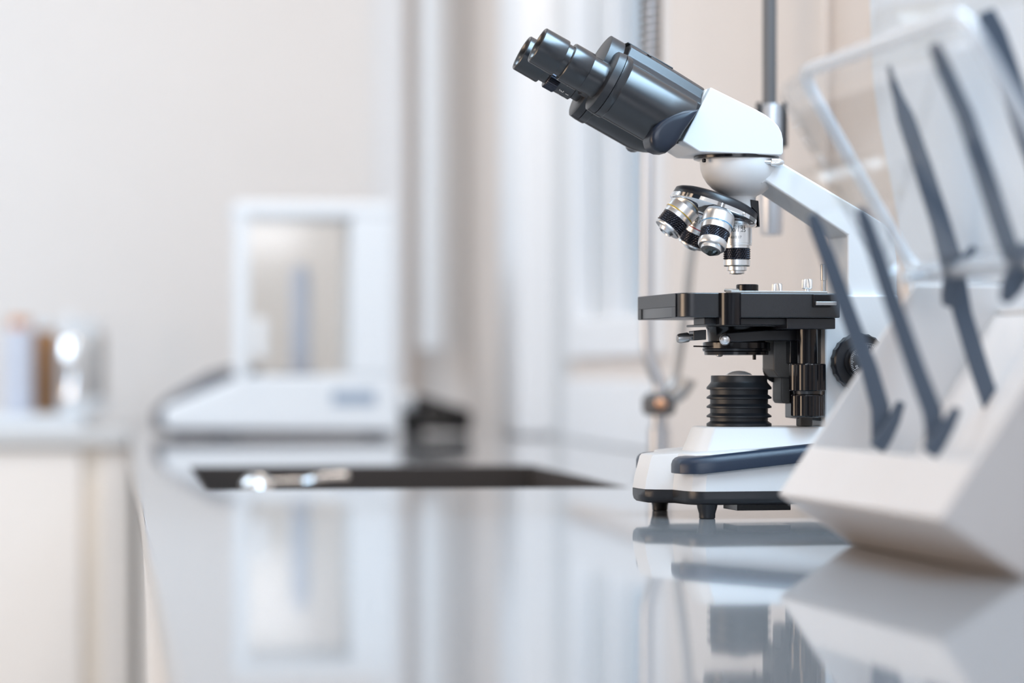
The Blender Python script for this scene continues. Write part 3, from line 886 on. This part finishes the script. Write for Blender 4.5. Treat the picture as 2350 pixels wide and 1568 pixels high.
# slide carrier on top
x0_, x1_ = FM.at(1672, 668, -.05)[0], FM.at(1892, 668, -.05)[0]
part(G().plan([(x0_ - .004, -.055), (x0_, -.058), (x1_, -.058), (x1_, -.042), (x0_ + .004, -.042)], zt_ + .0001, zt_ + .0018), 'slide_carrier', 'dull', bevel=.0003)
fc = [(FM.at(1663, 668, -.03)[0], -.030), (FM.at(1672, 668, -.05)[0], -.050)]
part(G().tube([(fc[0][0] - .001, -.035, zt_ + .0028), (fc[0][0] + .003, -.045, zt_ + .0024), (fc[1][0] + .006, -.055, zt_ + .0022)], .0013, 8, 4), 'slide_clip', 'dull')
kx_ = FM.at(1715, 660, 0)[0]
hk_ = FM.at(1715, 653, 0)[1] - zt_
part(G().lathe([(0, .0088), (hk_ - .0008, .0090), (hk_ - .0001, .0084), (hk_, .004)], (kx_, 0, zt_ + .0001), seg=48), 'condenser_top', 'gloss')
for px0, ly_, hpy in ((1783.5, .02, 651), (1852.5, -.045, 645.5)):
    k_ = FM.at(px0, 660, ly_)[0]; ht = FM.at(px0, hpy, ly_)[1] - zt_
    part(G().lathe([(0, .0024), (.0019, .0024), (.0021, .0032), (.003, .0041, .0005), (ht - .0012, .0041, .0005), (ht - .0002, .0036), (ht, .002)], (k_, ly_, zt_ + (.0018 if ly_ < 0 else .0001)), seg=48), 'thumb_screw', 'silver')
rx_ = FM.at(1890, 640, -.02)[0]
part(G().lathe([(0, .0021), (.0115, .0021), (.0117, .0026), (.024, .0026), (.0245, .002)], (rx_, -.02, zt_ + .0001), seg=20), 'stage_stop_pin', 'dull')
q = FM.at(1865, 690, -.0655); q2 = FM.at(1905, 675, -.0655)
fcl = G().box(q[0], q2[0], -.0680, -.0651, FM.at(1865, 705, -.066)[1], FM.at(1865, 676, -.066)[1])
sc2 = part(fcl, 'scale_bracket', 'gloss', bevel=.0004)
G().box(q[0] + .0010, q2[0] + .0035, -.0712, -.0681, FM.at(1865, 701, -.067)[1], FM.at(1865, 692.5, -.067)[1]).obj('lever', 'dull', sc2, bevel=.0004)

# --- condenser
cx2 = FM.at(1690, 780, 0)[0]
zc = lambda py: FM.at(1690, py, 0)[1]
con = part(G().lathe([(zc(816), .0185), (zc(815), .0255), (zc(808.5), .0258), (zc(807.5), .0255), (zc(806), .0268), (zc(801), .0272), (zc(799.5), .0268), (zc(787), .0268), (zc(785.5), .0262), (zc(785), .0240), (zc(783), .0225), (zc(757), .0235), (zc(751), .0245)], (cx2, 0, 0), seg=64), 'condenser', 'gloss')
part(G().plan([(cx2 - .033, -.030), (cx2 + .045, -.034), (cx2 + .045, .030), (cx2 - .033, .030)], zc(750.5), zc(745.5)), 'condenser_plate', 'satin', bevel=.0006)
q = P([(1665, 784), (1665, 764), (1700, 761), (1760, 757), (1830, 755), (1830, 783), (1760, 782), (1700, 786)], -.027)
part(G().prism(q, -.027, .012), 'condenser_fork', 'black', bevel=.0012)
q = P([(1587, 782), (1587, 760), (1616, 757), (1616, 780)], -.016)
part(G().prism(q, -.022, -.008), 'screw_block', 'satin', bevel=.0005)
k1 = FM.at(1588, 773, -.016)
part(G().lathe([(-.002, .0022), (.003, .0022), (.0031, .0036), (.0035, .0039, .0003), (.0105, .0039, .0003), (.0125, .0030), (.013, .001)], (k1[0], -.016, k1[1]), (-1, -.1, -.14), seg=32), 'centering_screw', 'dull')
k2 = FM.at(1662, 777, -.028)
part(G().lathe([(-.001, .003), (.004, .0032), (.0075, .0044), (.0105, .0044), (.0125, .0034), (.0135, .0015)], (k2[0], -.028, k2[1]), (-.22, -1, -.12), seg=28), 'centering_screw', 'silver')
k3 = FM.at(1600, 795, -.01)
part(G().tube([(k3[0] - .003, -.010, k3[1]), (k3[0] + .008, -.008, k3[1] - .0002), (k3[0] + .012, -.004, k3[1] - .001)], .0006, 6, 2), 'iris_lever', 'gloss')
k4 = FM.at(1735, 799.5, -.027)
part(G().lathe([(0, .0013), (.0010, .0013), (.0011, .0006)], (k4[0], -.0215, k4[1]), (.55, -.85, 0), seg=16), 'small_screw', 'silver')
k5 = FM.at(1731, 820, -.014)
part(G().lathe([(0, .0014), (.0045, .0014)], (k5[0], -.014, zc(826)), seg=14), 'filter_pin', 'gloss')
part(G().sphere((FM.at(1651, 817, -.01)[0], -.010, zc(816)), .0028, 14, (1, 1, .45)), 'filter_button', 'dull')

# --- stage bracket, drive post and knobs
q = P([(1762, 781), (1830, 781), (1830, 868), (1812, 868), (1775, 864), (1775, 795)], -.004)
q = P([(1775, 780), (1814, 780), (1814, 868), (1786, 866), (1775, 850)], -.010)
part(G().prism(q, -.010, .02), 'bracket_arm', 'brk', bevel=.0015)
q = P([(1793, 864), (1814, 864), (1814, 927), (1798, 926), (1793, 920)], -.006)
part(G().prism(q, -.006, .018), 'bracket_foot', 'brk', bevel=.002)
q = P([(1813, 756), (1892, 756), (1892, 966), (1880, 966), (1828, 960), (1828, 838), (1813, 834)], -.020)
part(G().prism(q, -.020, .01), 'guide_rail', 'satin', bevel=.0008)
dx_ = FM.at(1853, 800, -.038)[0]
zk = lambda py: FM.at(1853, py, -.038)[1]
post = part(G().lathe([(zk(836), .0080), (zk(756), .0080)], (dx_, -.038, 0), seg=48), 'drive_post', 'gloss')
part(G().lathe([(zk(898), .0105), (zk(897), .0138), (zk(895.5), .0144, .0005), (zk(838), .0144, .0005), (zk(835.5), .0140), (zk(834), .0100)], (dx_, -.038, 0), seg=56), 'stage_knob', 'gloss', sharp=8)
part(G().lathe([(zk(905), .0108), (zk(897.9), .0112)], (dx_, -.038, 0), seg=34), 'knob_collar', 'satin')
part(G().lathe([(zk(959), .0095), (zk(957), .0122), (zk(954), .0130, .0004), (zk(909), .0130, .0004), (zk(906.5), .0126), (zk(905.2), .0095)], (dx_, -.038, 0), seg=56), 'stage_knob', 'gloss', sharp=8)
part(G().box(dx_ - .001, dx_ + .009, -.024, -.012, ztop + .0002, zk(958)), 'rack_end', 'brk', bevel=.0008)
kb = FM.at(1768, 846, .03)
part(G().lathe([(0, .0070), (.001, .0116), (.0022, .0121, .0008), (.0115, .0121, .0008), (.013, .0112), (.0135, .006), (.022, .0055)], (kb[0] - .0005, .012, kb[1]), (.55, 1, 0), seg=64), 'condenser_knob', 'rubber')
# coarse and fine focus on both sides
kf = FM.at(1972, 831, -.040)
for s in (-1, 1):
    kn = part(G().lathe([(0, .012), (.0038, .012), (.004, .0205), (.0055, .0228, .0007), (.0135, .0228, .0007), (.015, .0212), (.0152, .0150)], (kf[0], s * .0305, kf[1]), (0, s, 0), seg=44), 'focus_knob', 'black', sharp=25)
    G().lathe([(.0151, .0142), (.0165, .0150), (.0270, .0150), (.0284, .0143), (.0286, .0138), (.0286, .001)], (kf[0], s * .0305, kf[1]), (0, s, 0), seg=56).obj('fine_knob', 'satin', kn)
    if s == -1:
        g = G()
        yb = -.0305 - .02863
        for i in range(60):
            an = 2 * math.pi * i / 60
            r0, w_ = (.0112, .00016) if i % 5 == 0 else (.0122, .00012)
            q4 = []
            for rr_, dd in ((r0, -w_), (r0, w_), (.0136, w_), (.0136, -w_)):
                q4.append((kf[0] + rr_ * math.cos(an) - dd * math.sin(an), yb, kf[1] + rr_ * math.sin(an) + dd * math.cos(an)))
            g.add(q4, [[0, 1, 2, 3]])
        for k, txt in enumerate(('0', '10', '20', '30', '40', '50')):
            an = math.radians(-155 + 60 * (5 - k))
            V_, F_ = text_geo(txt, .0030)
            ca, sa = math.cos(an - math.pi / 2), math.sin(an - math.pi / 2)
            g.add([(kf[0] + .0094 * math.cos(an) + x * ca - y * sa, yb - z, kf[1] + .0094 * math.sin(an) + x * sa + y * ca) for x, y, z in V_], F_)
        g.obj('dial_marks', 'wink', kn)

# ------------------------------------------------------------------ eyewear rack in the foreground
HYW = math.atan2(.185, .983)
FR = Frame(.1745, 1.867, HYW)
rack = thing('eyewear_rack', 'cream open rack for safety glasses with a raised clear lid, on the worktop', 'rack', (.1745, 1.867, 0), HYW)
LEN = .318
S = 1.49
endp = [(0, .0335), (.050, .0003), (.235, .0003), (.235, .172), (.0935, .172)]
for y0, y1 in ((-.004, 0), (-LEN - .001, -LEN + .003)):
    G().prism(endp, y0, y1).obj('side_panel', 'holder', rack, bevel=.0015)
G().prism([(0, .0335), (.0035, .0335), (.0240, .0640), (.0215, .0650), (.0205, .0645)], -LEN + .0031, -.0041).obj('front_lip', 'holder', rack, bevel=.0008)
G().prism([(.0036, .0334), (.0010, .0320), (.050, .0004), (.054, .0030)], -LEN + .0031, -.0041).obj('under_panel', 'holder', rack, bevel=.0006)
G().prism([(.0545, .0034), (.0575, .0034), (.150, .150), (.147, .1515)], -LEN + .0031, -.0041).obj('back_board', 'holder', rack, bevel=.0008)
G().prism([(.150, .152), (.232, .152), (.232, .155), (.150, .155)], -LEN + .0031, -.0041).obj('top_shelf', 'holder', rack, bevel=.0008)
# clear lid hinged at the top of the panels, swung open
lp0 = Vector((.0740, 0, .168)); lp1 = Vector((-.0050, 0, .300))
ld = (lp1 - lp0).normalized(); lnrm = Vector((ld.z, 0, -ld.x))     # normal points right / up
W_, H_ = LEN, (lp1 - lp0).length
def lidpt(a, b, n):   # a along width (0 far .. 1 near), b from hinge to rim
    p_ = lp0 + ld * (b * H_) + lnrm * n
    return (p_.x, -a * W_ - .0005, p_.z)
g = G()
def rr_ring(inset, n, rc=.018, k=6):
    R = []
    for (ca, cb, a0_) in ((W_ - rc, H_ - rc, 0), (rc, H_ - rc, 90), (rc, rc, 180), (W_ - rc, rc, 270)):
        for i in range(k + 1):
            an = math.radians(a0_ + 90 * i / k)
            A_ = ca + (rc - inset) * math.cos(an); B_ = cb + (rc - inset) * math.sin(an)
            R.append(lidpt(A_ / W_, B_ / H_, n))
    return R
# shallow tray: face sheet and rim
g.loft([rr_ring(0.0, .022), rr_ring(.0005, .004), rr_ring(.004, .0), rr_ring(.02, -.0005)], cap=False)
g.add(rr_ring(.02, -.0005), [list(range(28))])
g.loft([rr_ring(.0, .022), rr_ring(.003, .0225), rr_ring(.0035, .006), rr_ring(.0065, .003), rr_ring(.02, .0022)], cap=False)
g.add(rr_ring(.02, .0022), [list(range(28))])
lid = g.obj('lid', 'clear', rack, sharp=50, label='clear lid')
# rounded rim bead
rim = [Vector(p_) for p_ in rr_ring(.0015, .0225)]
G().tube([tuple(p_) for p_ in rim] + [tuple(rim[0])], .0044, 10, 1).obj('lid_rim', 'rimc', lid, label='clear rim')
for y_ in (-.045, -.270):
    G().box(.072, .104, y_ - .008, y_ + .008, .1722, .1770).obj('hinge', 'rimc', rack, bevel=.001)
pr_ = FR.at(2200, 606, -.12)
for (c_, z_) in ((pr_[0] + .006, pr_[1] - .004),):
    G().tube([(c_, -.004, z_), (c_, -LEN + .004, z_)], .0035, 12, 1).obj('support_rod', 'rimc', rack, label='clear rod')

W = 1 / 3560.0
def bar(line, ly, th=.0034, parent=None, name='temple'):
    pts_ = [FR.at(a, b, ly) for a, b, c in line]
    k = F / (1.86 + ly)
    ws_ = [c / k for a, b, c in line]
    return pts_, ws_, ly, th


def glasses(label, temples, prongs, lens_h=.042, lens=True):
    y = temples[0][1]
    first = FR.at(temples[0][0][-1][0], temples[0][0][-1][1], y)
    t = thing('safety_glasses', label, 'safety glasses', room_xyz(first, y), HYW, 'safety glasses in the rack')
    ox_, oy_, oz_ = first[0], y, first[1]
    sh = lambda p_: (p_[0] - ox_, p_[1] - oy_, p_[2] - oz_)
    tops = []
    for line, ly in temples:
        pts_, ws_, _, th = bar(line, ly)
        G(sh).ribbon(pts_, ws_, ly - th / 2, ly + th / 2).obj('temple', 'temple', t, bevel=.0012)
        tops.append((pts_[0], ly, pts_[1]))
    for line, ly in prongs:
        pts_, ws_, _, th = bar(line, ly)
        G(sh).ribbon(pts_, ws_, ly - .0026, ly + .0026).obj('temple_tip', 'temple', t, bevel=.0015)
    if lens and len(tops) > 1:
        (a_, ya, a2), (b_, yb, b2) = tops[0], tops[1]
        d_ = Vector((a_[0] - a2[0], 0, a_[1] - a2[1])).normalized()
        hdir = Vector((d_.z, 0, -d_.x))
        g = G(sh)
        rings = []
        n_ = 20
        for i in range(n_ + 1):
            s_ = i / n_
            bx = Vector((a_[0] * (1 - s_) + b_[0] * s_, ya * (1 - s_) + yb * s_, a_[1] * (1 - s_) + b_[1] * s_))
            q_ = 2 * s_ - 1
            bulge = .030 * (1 - abs(q_) ** 3.2)
            notch = .018 * math.exp(-(q_ / .16) ** 2)
            c1 = bx + d_ * bulge + hdir * (-.012)
            c2 = bx + d_ * (bulge - .004) + hdir * (lens_h - .012 - notch)
            c3 = c2 + d_ * .0016; c4 = c1 + d_ * .0016
            rings.append([tuple(c1), tuple(c2), tuple(c3), tuple(c4)])
        g.loft(rings)
        g.obj('lens', 'pane', t, sharp=40, label='clear wraparound lens')
    return t


def room_xyz(xz, ly):
    return (FR.o[0] + FR.ax[0] * xz[0] + FR.ay[0] * ly, FR.o[1] + FR.ax[1] * xz[0] + FR.ay[1] * ly, xz[1])


glasses('dark grey armed clear safety glasses lowest and leftmost in the rack',
        [([(1862, 492, 22), (1874, 525, 34), (1899, 590, 36), (1930, 675, 38), (1962, 762, 40), (1995, 848, 42), (2020, 937, 46), (2019, 985, 40), (2016, 1012, 34)], -.055),
         ([(1974, 476, 22), (1986, 508, 34), (2014, 590, 38), (2042, 675, 40), (2073, 762, 42), (2103, 848, 44), (2140, 945, 48), (2143, 990, 42), (2138, 1022, 36)], -.170)],
        [([(2012, 1030, 40), (2030, 1003, 38), (2051, 965, 30), (2068, 922, 20)], -.059), ([(2132, 1042, 42), (2153, 1012, 40), (2176, 975, 32), (2197, 936, 20)], -.174)])
glasses('dark grey armed safety glasses hanging over the clear rod below the raised lid',
        [([(2040, 150, 10), (2048, 185, 16), (2060, 220, 24), (2078, 270, 42), (2120, 392, 46), (2159, 514, 48), (2186, 610, 56), (2209, 720, 46), (2248, 848, 46), (2281, 945, 44), (2283, 978, 22)], -.090),
         ([(2142, 100, 26), (2165, 155, 38), (2214, 264, 42), (2264, 414, 46), (2309, 550, 48), (2328, 598, 44)], -.215)],
        [([(2182, 628, 24), (2206, 604, 26), (2236, 566, 14)], -.094), ([(2202, 600, 44), (2190, 640, 52), (2180, 682, 44), (2174, 704, 24)], -.0945),
         ([(2362, 560, 40), (2345, 610, 62), (2320, 662, 52), (2304, 694, 24)], -.219)])
glasses('dark grey armed safety glasses above the others in the top right corner',
        [([(2262, 25, 40), (2282, 80, 58), (2306, 150, 60), (2332, 230, 60), (2362, 320, 56), (2396, 420, 50), (2428, 520, 46), (2452, 610, 44), (2460, 688, 34)], -.170),
         ([(2368, -60, 40), (2388, 0, 56), (2418, 80, 58), (2446, 160, 58), (2480, 260, 56), (2520, 370, 50), (2556, 480, 46), (2584, 590, 44), (2594, 672, 34)], -.295)],
        [])
